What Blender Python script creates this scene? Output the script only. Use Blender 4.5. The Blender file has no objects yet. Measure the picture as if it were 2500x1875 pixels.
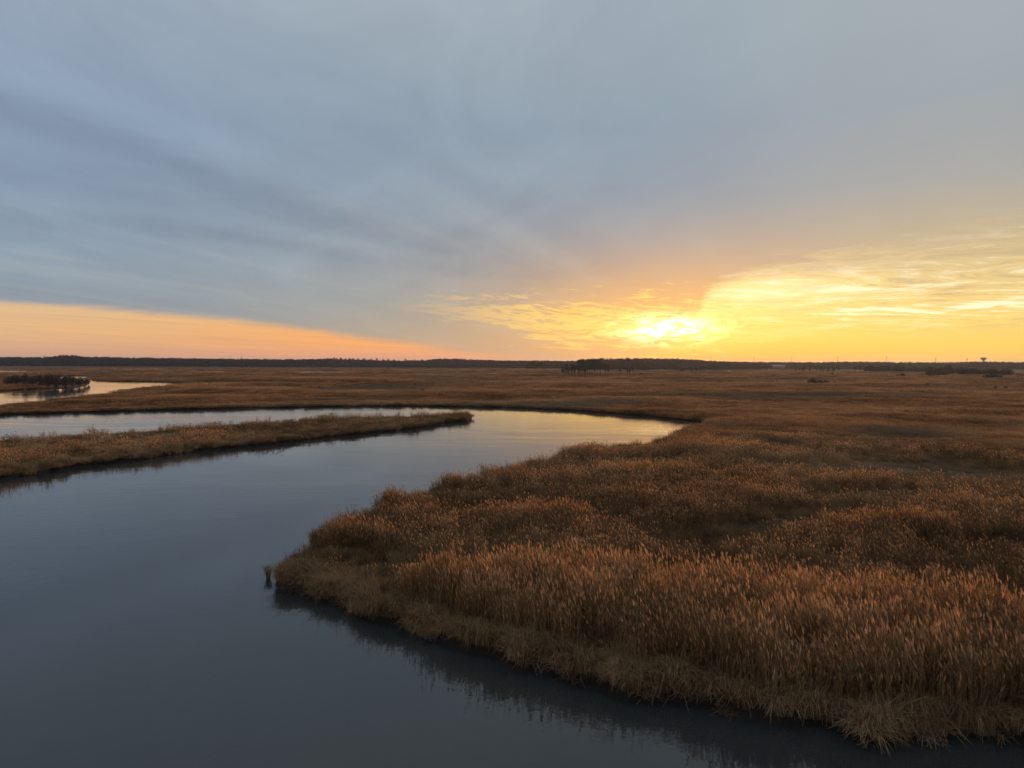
import bpy, math, random
import numpy as np
from mathutils import Matrix, Vector
R = math.radians
sc = bpy.context.scene
COL = sc.collection
rng = np.random.default_rng(7)
random.seed(7)

# ------------------------------------------------------------------ camera
FPX = 1700.0; CAMH = 14.0
PITCH = math.atan(53.0 / FPX); ROLL = 9.0 / 2500.0
Fv = Vector((0, math.cos(PITCH), -math.sin(PITCH)))
U0 = Vector((0, math.sin(PITCH), math.cos(PITCH))); R0 = Vector((1, 0, 0))
Uv = U0 * math.cos(ROLL) - R0 * math.sin(ROLL)
Rv = R0 * math.cos(ROLL) + U0 * math.sin(ROLL)
cam = bpy.data.cameras.new('camera'); camo = bpy.data.objects.new('camera', cam); COL.objects.link(camo)
M3 = Matrix((Rv, Uv, -Fv)).transposed()
camo.matrix_world = Matrix.Translation((0, 0, CAMH)) @ M3.to_4x4()
cam.sensor_width = 36; cam.lens = 36 * FPX / 2500.0
cam.clip_start = 0.5; cam.clip_end = 30000
sc.camera = camo

def ray(x, y):
    return (Fv * FPX + Rv * (x - 1250) + Uv * (937.5 - y)).normalized()
def G(x, y, z=0.0):                       # point of the level z seen at photo position x, y
    d = ray(x, y); t = (z - CAMH) / d.z
    return (d.x * t, d.y * t)
def ang(x, y):
    d = ray(x, y); return math.degrees(math.atan2(d.x, d.y)), math.degrees(math.asin(d.z))
def project(X, Y, Z):
    X = np.asarray(X, float); Y = np.asarray(Y, float); Z = np.asarray(Z, float) - CAMH
    f = X * Fv.x + Y * Fv.y + Z * Fv.z; r = X * Rv.x + Y * Rv.y + Z * Rv.z; u = X * Uv.x + Y * Uv.y + Z * Uv.z
    f = np.where(f > 0.1, f, 0.1)
    return 1250 + FPX * r / f, 937.5 - FPX * u / f
def horizon(x): return 880 + 9 * x / 2500.0
def lin(r, g, b, k=1.0):
    f = lambda c: (c / 255 / 12.92) if c / 255 <= .04045 else ((c / 255 + .055) / 1.055) ** 2.4
    return (f(r) * k, f(g) * k, f(b) * k, 1)

# ------------------------------------------------------------------ node expression helper
class E:
    def __init__(s, t, sock): s.t = t; s.s = sock
    def _m(s, op, *o, clamp=False):
        n = s.t.nodes.new('ShaderNodeMath'); n.operation = op; n.use_clamp = clamp
        for i, v in enumerate((s,) + o):
            if isinstance(v, E): s.t.links.new(v.s, n.inputs[i])
            else: n.inputs[i].default_value = v
        return E(s.t, n.outputs[0])
    def __add__(s, o): return s._m('ADD', o)
    __radd__ = __add__
    def __mul__(s, o): return s._m('MULTIPLY', o)
    __rmul__ = __mul__
    def __sub__(s, o): return s._m('SUBTRACT', o)
    def __rsub__(s, o): return (s * -1) + o
    def __truediv__(s, o): return s._m('DIVIDE', o)
    def __neg__(s): return s * -1
    def abs(s): return s._m('ABSOLUTE')
    def exp(s): return s._m('EXPONENT')
    def clamp(s): return s._m('ADD', 0.0, clamp=True)
    def max(s, o): return s._m('MAXIMUM', o)
    def min(s, o): return s._m('MINIMUM', o)
    def pow(s, o): return s._m('POWER', o)
    def smooth(s, a, b, c=0.0, d=1.0):
        n = s.t.nodes.new('ShaderNodeMapRange'); n.interpolation_type = 'SMOOTHSTEP'
        s.t.links.new(s.s, n.inputs[0]); n.inputs[1].default_value = a; n.inputs[2].default_value = b
        n.inputs[3].default_value = c; n.inputs[4].default_value = d
        return E(s.t, n.outputs[0])
def vec(t, x, y, z):
    n = t.nodes.new('ShaderNodeCombineXYZ')
    for i, v in enumerate((x, y, z)):
        if isinstance(v, E): t.links.new(v.s, n.inputs[i])
        else: n.inputs[i].default_value = v
    return E(t, n.outputs[0])
def sep(t, v):
    n = t.nodes.new('ShaderNodeSeparateXYZ'); t.links.new(v.s, n.inputs[0])
    return [E(t, o) for o in n.outputs]
def noise(t, v, scale, detail=3, rough=.5, dist=0.0):
    n = t.nodes.new('ShaderNodeTexNoise'); t.links.new(v.s, n.inputs['Vector'])
    n.inputs['Scale'].default_value = scale; n.inputs['Detail'].default_value = detail
    n.inputs['Roughness'].default_value = rough; n.inputs['Distortion'].default_value = dist
    return E(t, n.outputs['Fac'])
def mix(t, f, a, b, mode='MIX'):
    n = t.nodes.new('ShaderNodeMix'); n.data_type = 'RGBA'; n.blend_type = mode; n.clamp_factor = True
    for idx, v in ((0, f), (6, a), (7, b)):
        if isinstance(v, E): t.links.new(v.s, n.inputs[idx])
        else: n.inputs[idx].default_value = v
    return E(t, n.outputs[2])
def ramp(t, f, stops, lo=0.0, hi=1.0):
    n = t.nodes.new('ShaderNodeValToRGB'); g = (f - lo) / (hi - lo)
    t.links.new(g.s, n.inputs[0]); cr = n.color_ramp; cr.interpolation = 'LINEAR'
    stops = sorted(stops, key=lambda s: s[0])
    cr.elements[0].position = (stops[0][0] - lo) / (hi - lo); cr.elements[0].color = stops[0][1]
    cr.elements[1].position = (stops[-1][0] - lo) / (hi - lo); cr.elements[1].color = stops[-1][1]
    for p, c in stops[1:-1]:
        e = cr.elements.new((p - lo) / (hi - lo)); e.color = c
    return E(t, n.outputs[0])
def curve(t, f, pts, lo, hi, vlo, vhi):
    n = t.nodes.new('ShaderNodeFloatCurve'); g = ((f - lo) / (hi - lo)).clamp()
    t.links.new(g.s, n.inputs['Value']); c = n.mapping.curves[0]
    pts = sorted(((p - lo) / (hi - lo), (v - vlo) / (vhi - vlo)) for p, v in pts)
    if pts[0][0] > 0: pts = [(0, pts[0][1])] + pts
    if pts[-1][0] < 1: pts = pts + [(1, pts[-1][1])]
    c.points[0].location = pts[0]; c.points[1].location = pts[-1]
    for p in pts[1:-1]: c.points.new(*p)
    for p in c.points: p.handle_type = 'VECTOR'
    n.mapping.update()
    return E(t, n.outputs[0]) * (vhi - vlo) + vlo

# ------------------------------------------------------------------ sky
SUNA, SUNE = ang(1632, 803)
LAMPA = SUNA + 6.5        # middle of the whole lit cloud bank, which gives the light
w = bpy.data.worlds.new('World'); sc.world = w; w.use_nodes = True
t = w.node_tree; t.nodes.clear()
tc = t.nodes.new('ShaderNodeTexCoord')
D = E(t, tc.outputs['Generated']); dx, dy, dz = sep(t, D)
PHI = dx._m('ARCTAN2', dy) * (180 / math.pi)
TH = dz._m('ARCSINE') * (180 / math.pi)
# domain noises on the direction sphere
nA = noise(t, vec(t, PHI * .035, TH * .30 - PHI * .03, 0), 1.0, 5, .55, .6)
nB = noise(t, vec(t, PHI * .16, TH * 1.1 - PHI * .05, 4.0), 1.0, 6, .6, .9)
nC = noise(t, vec(t, PHI * .5, TH * 2.6 - PHI * .25, 9.0), 1.0, 8, .68, 1.6)
nW = noise(t, vec(t, PHI * .38, TH * 3.2 + PHI * .35, 15.0), 1.0, 8, .7, 1.0)
# bands of the deck, parallel in the cloud plane and running to the north-north-west
hz = dz.max(0.0) + 0.10
vx = (dx * math.cos(R(30)) - dy * math.sin(R(30))) / hz
vy = (dx * math.sin(R(30)) + dy * math.cos(R(30))) / hz
band = noise(t, vec(t, vx * .85, vy * .10, 1.3), 1.0, 4, .5, .5)
band2 = noise(t, vec(t, vx * 2.3, vy * .28, 7.1), 1.0, 5, .55, .7)
big = noise(t, vec(t, vx * .35, vy * .22, 3.3), 1.0, 3, .5, .3)

def st(pairs): return [(th, lin(*c)) for th, c in pairs]
clearL = ramp(t, TH, st([(0, (212, 162, 136)), (.8, (218, 168, 134)), (2.2, (228, 182, 134)), (3.5, (226, 188, 142)), (6, (222, 182, 140)), (12, (200, 180, 150))]), 0, 12)
clearM = ramp(t, TH, st([(0, (230, 152, 124)), (.7, (240, 164, 116)), (1.6, (250, 172, 102)), (4, (240, 182, 116)), (12, (200, 180, 150))]), 0, 12)
clearS = ramp(t, TH, st([(0, (246, 166, 72)), (.8, (252, 184, 78)), (2, (254, 206, 98)), (4.5, (254, 222, 130)), (7, (250, 226, 150)), (12, (235, 208, 155))]), 0, 12)
clearR = ramp(t, TH, st([(0, (252, 190, 92)), (1.2, (254, 206, 98)), (3, (250, 214, 120)), (5, (238, 206, 134)), (8, (230, 204, 142)), (12, (205, 188, 150))]), 0, 12)
p1 = ang(-20, 880)[0]; p2 = ang(950, 880)[0]; p3 = ang(1600, 880)[0]; p4 = ang(2420, 880)[0]
clear = mix(t, PHI.smooth(p1, p2), clearL, clearM)
clear = mix(t, PHI.smooth(p2 + 12, p3 + 1), clear, clearS)
clear = mix(t, PHI.smooth(p3 + 6, p4), clear, clearR)
clear = mix(t, PHI.abs().smooth(50, 130), clear, ramp(t, TH, st([(0, (176, 150, 148)), (4, (170, 158, 160)), (12, (150, 160, 175))]), 0, 12))
# thin cirrus drifting in the open sky
cir = (nB - .5) * 1.8 + (nW - .47) * .7 + (noise(t, vec(t, PHI * .10, TH * 1.1 + PHI * .06, 41.0), 1.0, 8, .68, 2.2) - .5) * 3.4
cmask = PHI.smooth(SUNA + .5, SUNA + 4) * TH.smooth(1.6, 4.0)
clear = mix(t, (cir.smooth(.0, .55)) * cmask * .95, clear, lin(255, 246, 206, 1.1))
clear = mix(t, ((-cir).smooth(.0, .55)) * cmask * (PHI.smooth(SUNA + 6, SUNA + 16) * .6 + .4), clear, lin(204, 182, 136))
gx_c, gy_c = ang(1860, 712)
bq = ((PHI - gx_c) / 7.5) * ((PHI - gx_c) / 7.5) + ((TH - gy_c - (PHI - gx_c) * .05) / 1.9) * ((TH - gy_c - (PHI - gx_c) * .05) / 1.9)
clear = mix(t, (bq * -1).exp() * ((nB - .3) * 2.2).clamp() * .8, clear, lin(255, 244, 192, 1.08))
lines = noise(t, vec(t, PHI * .07, TH * 4.2 + PHI * .16, 2.0), 1.0, 4, .6, .5)
clear = mix(t, (lines.smooth(.45, .75)) * PHI.smooth(8, -4) * .4, clear, lin(206, 156, 126))
clear = mix(t, ((-lines + 1).smooth(.5, .75)) * PHI.smooth(8, -4) * .4, clear, lin(250, 190, 124))

deckL = ramp(t, TH, st([(0, (150, 152, 156)), (5, (140, 153, 166)), (8, (140, 157, 174)), (12, (133, 151, 172)), (17, (133, 151, 174)), (23, (147, 162, 180)), (30, (158, 170, 183)), (60, (150, 165, 182))]), 0, 60)
deckM = ramp(t, TH, st([(0, (196, 158, 130)), (2.2, (178, 164, 146)), (4.5, (160, 162, 158)), (8, (148, 157, 166)), (13, (139, 153, 168)), (18, (140, 156, 172)), (24, (152, 166, 178)), (30, (162, 174, 184)), (60, (150, 165, 182))]), 0, 60)
deckR = ramp(t, TH, st([(0, (225, 180, 120)), (5, (206, 178, 140)), (9, (190, 174, 146)), (13, (166, 166, 164)), (18, (158, 166, 172)), (24, (162, 172, 178)), (30, (166, 176, 182)), (60, (152, 166, 182))]), 0, 60)
q2 = ang(1250, 880)[0]
deck = mix(t, PHI.smooth(p1, q2 - 3), deckL, deckM)
deck = mix(t, PHI.smooth(q2 + 8, p4), deck, deckR)
deck = mix(t, PHI.abs().smooth(50, 120), deck, ramp(t, TH, st([(0, (140, 146, 158)), (15, (128, 142, 165)), (60, (150, 165, 182))]), 0, 60))
# warm light under the deck round the sun
ax = (PHI - SUNA) / 2.0; ay = TH - SUNE
rr = (ax * ax + ay * ay)._m('SQRT')
warm = ((ax * ax * .7 + ay * ay) * (-1 / 32.0)).exp()
deck = mix(t, warm * .88, deck, lin(240, 172, 92))
def pc(pts): return [ang(x, y) for x, y in pts]
def streak(pts, wd, fade0, fade1):         # one long cloud streak along a line of the sky
    c = curve(t, PHI, pc(pts), -60, 60, -5, 45)
    q = (TH - c + (nB - .5) * wd * 1.6) / wd
    return (q * q * -1).exp() * PHI.smooth(ang(fade0, 700)[0], ang(fade0, 700)[0] + 8) * PHI.smooth(ang(fade1, 700)[0], ang(fade1, 700)[0] - 14)
dark = streak([(-600, 120), (0, 262), (300, 352), (560, 445), (900, 550), (1300, 655)], 1.2, -500, 1500) * .10 + streak([(-300, 470), (230, 532), (600, 580), (1000, 640), (1450, 705)], .65, 50, 1500) * .11 + streak([(200, 60), (900, 330), (1250, 500)], 1.5, 600, 1500) * .05
lite = streak([(-500, 620), (0, 652), (200, 672), (420, 700)], .3, -700, 480) * .10 + streak([(-300, 100), (0, 180), (350, 285), (700, 420), (1000, 520)], 1.3, -500, 1200) * .06 + streak([(0, 480), (500, 540), (900, 610), (1200, 665)], .7, -300, 1300) * .06
bands = (band - .5) * .55 + (band2 - .5) * .22 + (big - .5) * .35
amp = TH.smooth(0.5, 9, .3, 1.0) * PHI.smooth(-2, 24, 1.0, .3)
mott = noise(t, vec(t, vx * 1.6 + vy * .9, vy * 1.1, 12.0), 1.0, 7, .66, 1.0)
bands = bands * .8 + (mott - .5) * .36
bk = bands * amp + 1.0 - dark + lite
deck = mix(t, 1.0, deck, vec(t, bk, bk, bk * .85 + .15), 'MULTIPLY')
deck = mix(t, (band2.smooth(.5, .8)) * TH.smooth(16, 5) * .35, deck, lin(186, 180, 164))

edge = curve(t, PHI + ((nC - .5) * 5.0 + (nB - .5) * 3.0) * PHI.smooth(SUNA - 5, SUNA), pc([(-900, 640), (-300, 715), (0, 741), (200, 750), (450, 771), (700, 798), (950, 835), (1150, 861), (1350, 879), (1450, 884), (1560, 878), (1640, 850), (1690, 790), (1722, 725), (1775, 690), (1900, 668), (2100, 662), (2250, 652), (2500, 615), (2900, 560)]), -60, 60, -5, 25)
soft = curve(t, PHI, [(-60, .2), (ang(300, 0)[0], .35), (ang(900, 0)[0], .45), (ang(1400, 0)[0], .4), (ang(1800, 0)[0], .9), (ang(2100, 0)[0], 1.8), (ang(2400, 0)[0], 3.2), (60, 4)], -60, 60, 0, 10)
en = (nB - .5) * curve(t, PHI, [(-60, .7), (ang(1300, 0)[0], .8), (ang(1700, 0)[0], 4.5), (60, 6)], -60, 60, 0, 10) + (nC - .5) * curve(t, PHI, [(-60, .12), (ang(1300, 0)[0], .2), (ang(1680, 0)[0], 1.6), (60, 1.5)], -60, 60, 0, 10)
dmask = ((TH - edge + en) / soft).smooth(-1.0, 1.2)
dmask = dmask.max(PHI.abs().smooth(60, 110) * TH.smooth(2, 9))
sky = mix(t, dmask, clear, deck)
# torn gap in the deck, lit from behind
gc = curve(t, PHI, pc([(930, 737), (1060, 748), (1180, 768), (1300, 780), (1450, 790), (1600, 797), (1700, 795), (1850, 780)]), -60, 60, -5, 25)
gw = curve(t, PHI, [(ang(900, 0)[0], .4), (ang(1100, 0)[0], 1.1), (ang(1300, 0)[0], 1.8), (ang(1450, 0)[0], 2.4), (ang(1620, 0)[0], 2.9), (ang(1900, 0)[0], 2.0)], -60, 60, 0, 10)
gap = (((TH - gc).abs() / gw) * -1 + 1.0 + (nB - .5) * 2.4 + (nW - .5) * 4.5).smooth(.15, .9)
gap = gap * PHI.smooth(ang(880, 0)[0], ang(1330, 0)[0]) * PHI.smooth(ang(2050, 0)[0], ang(1750, 0)[0])
gcol = mix(t, PHI.smooth(ang(1000, 0)[0], ang(1500, 0)[0]), lin(222, 184, 134), lin(255, 214, 112))
sky = mix(t, gap * .92, sky, gcol)
veil = noise(t, vec(t, PHI * .28, TH * 1.7 - PHI * .16, 33.0), 1.0, 6, .6, 1.0).smooth(.54, .66) * (((TH - SUNE - .2) / 2.6).abs() * -1 + 1).clamp() * PHI.smooth(SUNA - 14, SUNA - 6) * PHI.smooth(SUNA + 12, SUNA + 4)
sky = mix(t, veil * .75, sky, lin(226, 168, 84))
# sun behind thin cloud: white core in the gap, golden glow about it
bx = (PHI - SUNA) / 2.6; by = (TH - SUNE) / .72
r2 = bx * bx + by * by + (nC - .5) * 1.6 + (nB - .5) * .9
core = (r2 * (-1 / 1.35)).exp().min(1.3)
halo = ((ax * ax * .75 + ay * ay * 1.5)._m('SQRT') * (-1 / 2.5)).exp()
bar = noise(t, vec(t, PHI * .55, TH * 1.9 - PHI * .12, 21.0), 1.0, 5, .55, .8).smooth(.43, .55)
glow = core * (bar * .85 + .15)
def scale_col(f, c): return mix(t, 1.0, vec(t, f, f, f), c, 'MULTIPLY')
sky = mix(t, 1.0, sky, scale_col(glow, (2.8, 2.3, 1.4, 1)), 'ADD')
sky = mix(t, 1.0, sky, scale_col(halo, (.42, .24, .06, 1)), 'ADD')
# below the horizon: dim land tone
sky = mix(t, TH.smooth(-.3, -3), sky, lin(70, 55, 45))
nish = t.nodes.new('ShaderNodeTexSky'); nish.sky_type = 'NISHITA'; nish.sun_disc = False
nish.sun_elevation = R(SUNE); nish.sun_rotation = R(LAMPA)
bg1 = t.nodes.new('ShaderNodeBackground'); bg1.inputs[1].default_value = 1.0; t.links.new(sky.s, bg1.inputs[0])
bg2 = t.nodes.new('ShaderNodeBackground'); bg2.inputs[1].default_value = 0.006; t.links.new(nish.outputs[0], bg2.inputs[0])
add = t.nodes.new('ShaderNodeAddShader'); t.links.new(bg1.outputs[0], add.inputs[0]); t.links.new(bg2.outputs[0], add.inputs[1])
wo = t.nodes.new('ShaderNodeOutputWorld'); t.links.new(add.outputs[0], wo.inputs[0])
w.cycles.sampling_method = 'MANUAL'; w.cycles.sample_map_resolution = 1024

sun = bpy.data.lights.new('sun', 'SUN'); suno = bpy.data.objects.new('sun', sun); COL.objects.link(suno)
sun.energy = 1.8; sun.angle = R(2.0); sun.color = (1.0, .56, .24)
sd = Vector((math.sin(R(LAMPA)) * math.cos(R(SUNE)), math.cos(R(LAMPA)) * math.cos(R(SUNE)), math.sin(R(SUNE))))
suno.rotation_euler = sd.to_track_quat('Z', 'Y').to_euler(); suno.location = (0, 0, 60)
vs = sc.view_settings; vs.view_transform = 'Standard'; vs.look = 'None'; vs.exposure = 0; vs.gamma = 1; vs.use_curve_mapping = False

# ------------------------------------------------------------------ materials
def new_mat(name):
    m = bpy.data.materials.new(name); m.use_nodes = True; m.node_tree.nodes.clear(); return m, m.node_tree
def out(t, sh):
    o = t.nodes.new('ShaderNodeOutputMaterial'); t.links.new(sh, o.inputs[0])
def principled(t, col, rough=.9, spec=.3, **k):
    p = t.nodes.new('ShaderNodeBsdfPrincipled')
    if isinstance(col, E): t.links.new(col.s, p.inputs['Base Color'])
    else: p.inputs['Base Color'].default_value = (*col[:3], 1)
    if isinstance(rough, E): t.links.new(rough.s, p.inputs['Roughness'])
    else: p.inputs['Roughness'].default_value = rough
    p.inputs['Specular IOR Level'].default_value = spec
    for a, b in k.items(): p.inputs[a].default_value = b
    return p
def simple(name, col, rough=.85, var=.25, scale=3.0):
    m, t = new_mat(name)
    g = t.nodes.new('ShaderNodeTexCoord'); n = noise(t, E(t, g.outputs['Object']), scale, 4)
    c = mix(t, n, [c * (1 - var) for c in col[:3]] + [1], [min(1, c * (1 + var)) for c in col[:3]] + [1])
    out(t, principled(t, c, rough).outputs[0]); return m
def pos(t):
    g = t.nodes.new('ShaderNodeNewGeometry'); return E(t, g.outputs['Position'])
def rnd(t):
    g = t.nodes.new('ShaderNodeObjectInfo'); return E(t, g.outputs['Random'])
def leafy(name, dark, mid, light, trans=.35, grey=None):
    m, t = new_mat(name); P = pos(t)
    big = noise(t, P, .035, 4, .6); sm = noise(t, P, .5, 3, .6); fine = noise(t, P, 9.0, 2)
    hx, hy, hz_ = sep(t, P); huge = noise(t, vec(t, hx * .006, hy * .010, 2.0), 1.0, 5, .65)
    f = (huge - .5) * (1.5 if grey else .6) + big * .9 + sm * .5 + rnd(t) * .35 + fine * .35 - .55
    c = ramp(t, f, [(.25, (*dark, 1)), (.5, (*mid, 1)), (.8, (*light, 1))])
    if grey:
        g2 = noise(t, vec(t, hx * .009, hy * .016, 6.0), 1.0, 5, .65); c = mix(t, g2.smooth(.5, .62) * .75, c, (*grey, 1))
    d = t.nodes.new('ShaderNodeBsdfDiffuse'); tr = t.nodes.new('ShaderNodeBsdfTranslucent')
    t.links.new(c.s, d.inputs[0]); t.links.new(c.s, tr.inputs[0])
    mx = t.nodes.new('ShaderNodeMixShader'); mx.inputs[0].default_value = trans
    t.links.new(d.outputs[0], mx.inputs[1]); t.links.new(tr.outputs[0], mx.inputs[2]); out(t, mx.outputs[0])
    return m
M_reed = leafy('reed_leaf', (.16, .088, .04), (.31, .175, .08), (.50, .31, .15), .35)
M_plume = leafy('reed_plume', (.50, .25, .11), (.74, .40, .18), (.86, .56, .29), .5)
M_grass = leafy('dry_grass', (.13, .072, .034), (.29, .16, .072), (.48, .30, .15), .35)
M_mat = leafy('matted_grass', (.10, .06, .034), (.25, .155, .085), (.42, .29, .175), .25)
M_bank = leafy('bank_grass', (.22, .13, .062), (.42, .25, .125), (.58, .38, .20), .4)
M_far = leafy('far_grass', (.19, .085, .035), (.50, .225, .09), (.72, .37, .16), .4, (.26, .20, .125))
M_twig = simple('bare_twig', (.075, .052, .04), .9)
M_bark = simple('bark', (.07, .052, .042), .9)
M_ever = simple('evergreen', (.012, .013, .010), .9, .4)
M_scrub = simple('scrub', (.055, .04, .028), .9, .4)
M_wood = simple('woodland', (.030, .030, .036), .9, .3, .02)

# water
def water_mat():
    m, t = new_mat('river_water'); P = pos(t); x, y, z = sep(t, P)
    dist = (x * x + y * y)._m('SQRT')
    s = vec(t, x * .75, y * 1.0, 0)
    patch = noise(t, vec(t, x * .012, y * .03, 0), 1.0, 4, .6, 1.2)
    h = noise(t, s, 1.3, 4, .55, .3) * .026 + noise(t, s, .25, 3, .5) * .035
    h = h + noise(t, vec(t, x * .10, y * .42, 9), 1.0, 4, .6, .8) * .07 * dist.smooth(60, 140) * dist.smooth(260, 180) + noise(t, vec(t, x * 2.2, y * 3.6, 2), 1.0, 3, .6) * .006
    h = h * (patch.smooth(.38, .62, .25, 1.0))
    b = t.nodes.new('ShaderNodeBump'); b.inputs['Strength'].default_value = .55; b.inputs['Distance'].default_value = 1.0
    t.links.new(h.s, b.inputs['Height'])
    mud = noise(t, vec(t, x * .02, y * .05, 5), 1.0, 3)
    c = mix(t, mud, (.026, .030, .029, 1), (.036, .040, .036, 1))
    p = principled(t, c, (patch.smooth(.35, .65, .015, .03) + dist.smooth(80, 150) * .03), .8, IOR=1.333); t.links.new(b.outputs[0], p.inputs['Normal'])
    out(t, p.outputs[0]); return m
M_water = water_mat()
def ground_mat():
    m, t = new_mat('marsh_soil'); P = pos(t); x, y, z = sep(t, P)
    n1 = noise(t, vec(t, x * .004, y * .006, 0), 1.0, 6, .62); n2 = noise(t, vec(t, x * .03, y * .05, 3), 1.0, 5, .62)
    n3 = noise(t, P, 1.6, 6, .7); f = n1 * .55 + n2 * .35 + n3 * .35 - .12
    c = ramp(t, f, [(.32, (.05, .032, .02, 1)), (.45, (.11, .06, .03, 1)), (.55, (.17, .085, .04, 1)), (.68, (.23, .13, .065, 1))])
    g = noise(t, vec(t, x * .006, y * .011, 8), 1.0, 5, .6)
    c = mix(t, g.smooth(.52, .66) * .75, c, (.14, .10, .066, 1))
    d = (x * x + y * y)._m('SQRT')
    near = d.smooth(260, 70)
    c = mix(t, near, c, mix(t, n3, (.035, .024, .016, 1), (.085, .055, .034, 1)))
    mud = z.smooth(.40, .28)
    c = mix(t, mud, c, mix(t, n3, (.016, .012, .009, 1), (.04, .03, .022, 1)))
    b = t.nodes.new('ShaderNodeBump'); b.inputs['Strength'].default_value = .8; b.inputs['Distance'].default_value = .15
    t.links.new(n3.s, b.inputs['Height'])
    p = principled(t, c, mud * -.3 + 1.0, .08); t.links.new(b.outputs[0], p.inputs['Normal']); out(t, p.outputs[0]); return m
M_ground = ground_mat()

# ------------------------------------------------------------------ object helpers
def tag(o, label=None, cat=None, group=None, kind=None):
    if label: o['label'] = label
    if cat: o['category'] = cat
    if group: o['group'] = group
    if kind: o['kind'] = kind
    return o
def link(o, parent=None):
    COL.objects.link(o)
    if parent: o.parent = parent
    return o
def mesh_np(name, V, Fc, mats, mi=None, smooth=False):
    me = bpy.data.meshes.new(name); V = np.asarray(V, float); Fc = np.asarray(Fc, int)
    k = Fc.shape[1]
    me.vertices.add(len(V)); me.vertices.foreach_set('co', V.ravel())
    me.loops.add(Fc.size); me.loops.foreach_set('vertex_index', Fc.ravel())
    me.polygons.add(len(Fc)); me.polygons.foreach_set('loop_start', np.arange(0, Fc.size, k))
    me.polygons.foreach_set('loop_total', np.full(len(Fc), k))
    for m in mats: me.materials.append(m)
    if mi is not None: me.polygons.foreach_set('material_index', np.asarray(mi, int))
    if smooth: me.polygons.foreach_set('use_smooth', np.ones(len(Fc), bool))
    me.update(calc_edges=True); me.validate(); return me
def empty(name, loc, **k):
    o = bpy.data.objects.new(name, None); o.location = loc; o.empty_display_size = .5; link(o); return tag(o, **k)
def meshobj(name, me, parent=None, loc=(0, 0, 0), **k):
    o = bpy.data.objects.new(name, me); o.location = loc; link(o, parent); return tag(o, **k)

# ------------------------------------------------------------------ shoreline
def PX(l, z=0.0): return [G(x, y, z) for x, y in l]
def front(l, g=1.2):
    return [(x, horizon(x) + (y - horizon(x)) * CAMH / (CAMH - g)) for x, y in l]
river_far = [(-1500, 1075), (-900, 1050), (-500, 1030), (0, 1013), (200, 1007), (450, 1000), (625, 996), (800, 993), (1000, 991), (1200, 994), (1300, 997), (1400, 1002), (1500, 1009), (1600, 1018), (1700, 1028), (1742, 1035)]
river_near = [(1728, 1047), (1690, 1060), (1655, 1069), (1612, 1084), (1566, 1097), (1500, 1104), (1430, 1118), (1370, 1128), (1300, 1148), (1200, 1180), (1110, 1205), (1000, 1240), (900, 1278), (850, 1294), (800, 1312), (766, 1324), (772, 1333), (800, 1346), (775, 1362), (730, 1382), (690, 1400), (681, 1412), (688, 1430), (722, 1445), (769, 1467), (811, 1476), (840, 1490), (856, 1500), (886, 1520), (930, 1528), (962, 1532), (989, 1552), (1052, 1573), (1112, 1588), (1172, 1602), (1250, 1640), (1310, 1652), (1370, 1662), (1430, 1668), (1476, 1678), (1505, 1694), (1536, 1706), (1642, 1718), (1732, 1726), (1808, 1747), (1898, 1762), (2008, 1776), (2071, 1794), (2110, 1818), (2150, 1822), (2198, 1816), (2325, 1808), (2451, 1816), (2600, 1830), (3000, 1850), (3600, 1900)]
RIV = PX(river_far) + PX(river_near) + [(60, 14), (90, 2), (120, -60), (60, -70), (-60, -60), (-200, -30), (-260, 40)]
creek_s = [(-900, 1010), (-300, 995), (0, 984), (65, 977), (121, 972), (171, 965), (228, 960), (262, 956), (278, 949), (304, 944), (380, 941), (424, 937)]
def front(l, g=1.2):
    return [(x, horizon(x) + (y - horizon(x)) * CAMH / (CAMH - g)) for x, y in l]
creek_s = front(creek_s[:-5], 1.25) + front(creek_s[-5:], 1.9)
creek_n = [(462, 938), (420, 932.5), (304, 931.5), (266, 931), (229, 926.5), (232, 921.5), (250, 918.6), (323, 917), (371, 915.6), (330, 915.6), (209, 917.2), (95, 919), (38, 921), (0, 922), (-300, 924), (-900, 930)]
CREEK = PX(creek_s) + PX(creek_n)
SPIT = PX([(-1500, 1290), (-800, 1245), (-300, 1200), (0, 1170), (50, 1163), (93, 1161), (181, 1141), (283, 1129), (339, 1124), (452, 1105), (560, 1094), (658, 1085), (816, 1066), (1006, 1047), (1085, 1033), (1140, 1027), (1156, 1022)] + front([(1148, 1014.5), (1070, 1018), (943, 1021), (740, 1028), (622, 1035), (452, 1048), (300, 1058), (141, 1066), (0, 1076), (-300, 1090), (-800, 1120), (-1500, 1160)], .55))
ISLET = PX([(-700, 985), (-300, 968), (0, 954), (57, 950), (133, 949), (190, 946), (212, 941), (219, 936), (205, 929), (152, 926.5), (95, 926), (38, 926), (-50, 927), (-300, 930), (-700, 936)])
def lens_px(x0, x1, y, h, n=10, sk=0.0):
    top = [(x0 + (x1 - x0) * i / n, y - h / 2 * math.sin(math.pi * i / n) ** .6 + sk * i / n) for i in range(n + 1)]
    bot = front([(x0 + (x1 - x0) * i / n, y + h / 2 * math.sin(math.pi * i / n) ** .6 + sk * i / n) for i in range(n - 1, 0, -1)], 2.3)
    return PX(top + bot)
PONDS = [lens_px(-260, 102, 905.2, 3.4), lens_px(232, 285, 904.6, 1.4), lens_px(466, 565, 905.4, 2.2), lens_px(716, 776, 907.4, 3.0), lens_px(755, 850, 905.2, 2.0),
         PX([(1018, 943), (1036, 942), (1046, 946)] + front([(1042, 950), (1030, 951), (1022, 948)], 2.2)), lens_px(2012, 2062, 921.4, 2.6), lens_px(2148, 2180, 928.6, 2.2), lens_px(1468, 1502, 910.3, 1.6), lens_px(1640, 1682, 904.5, 1.4)]
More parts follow.
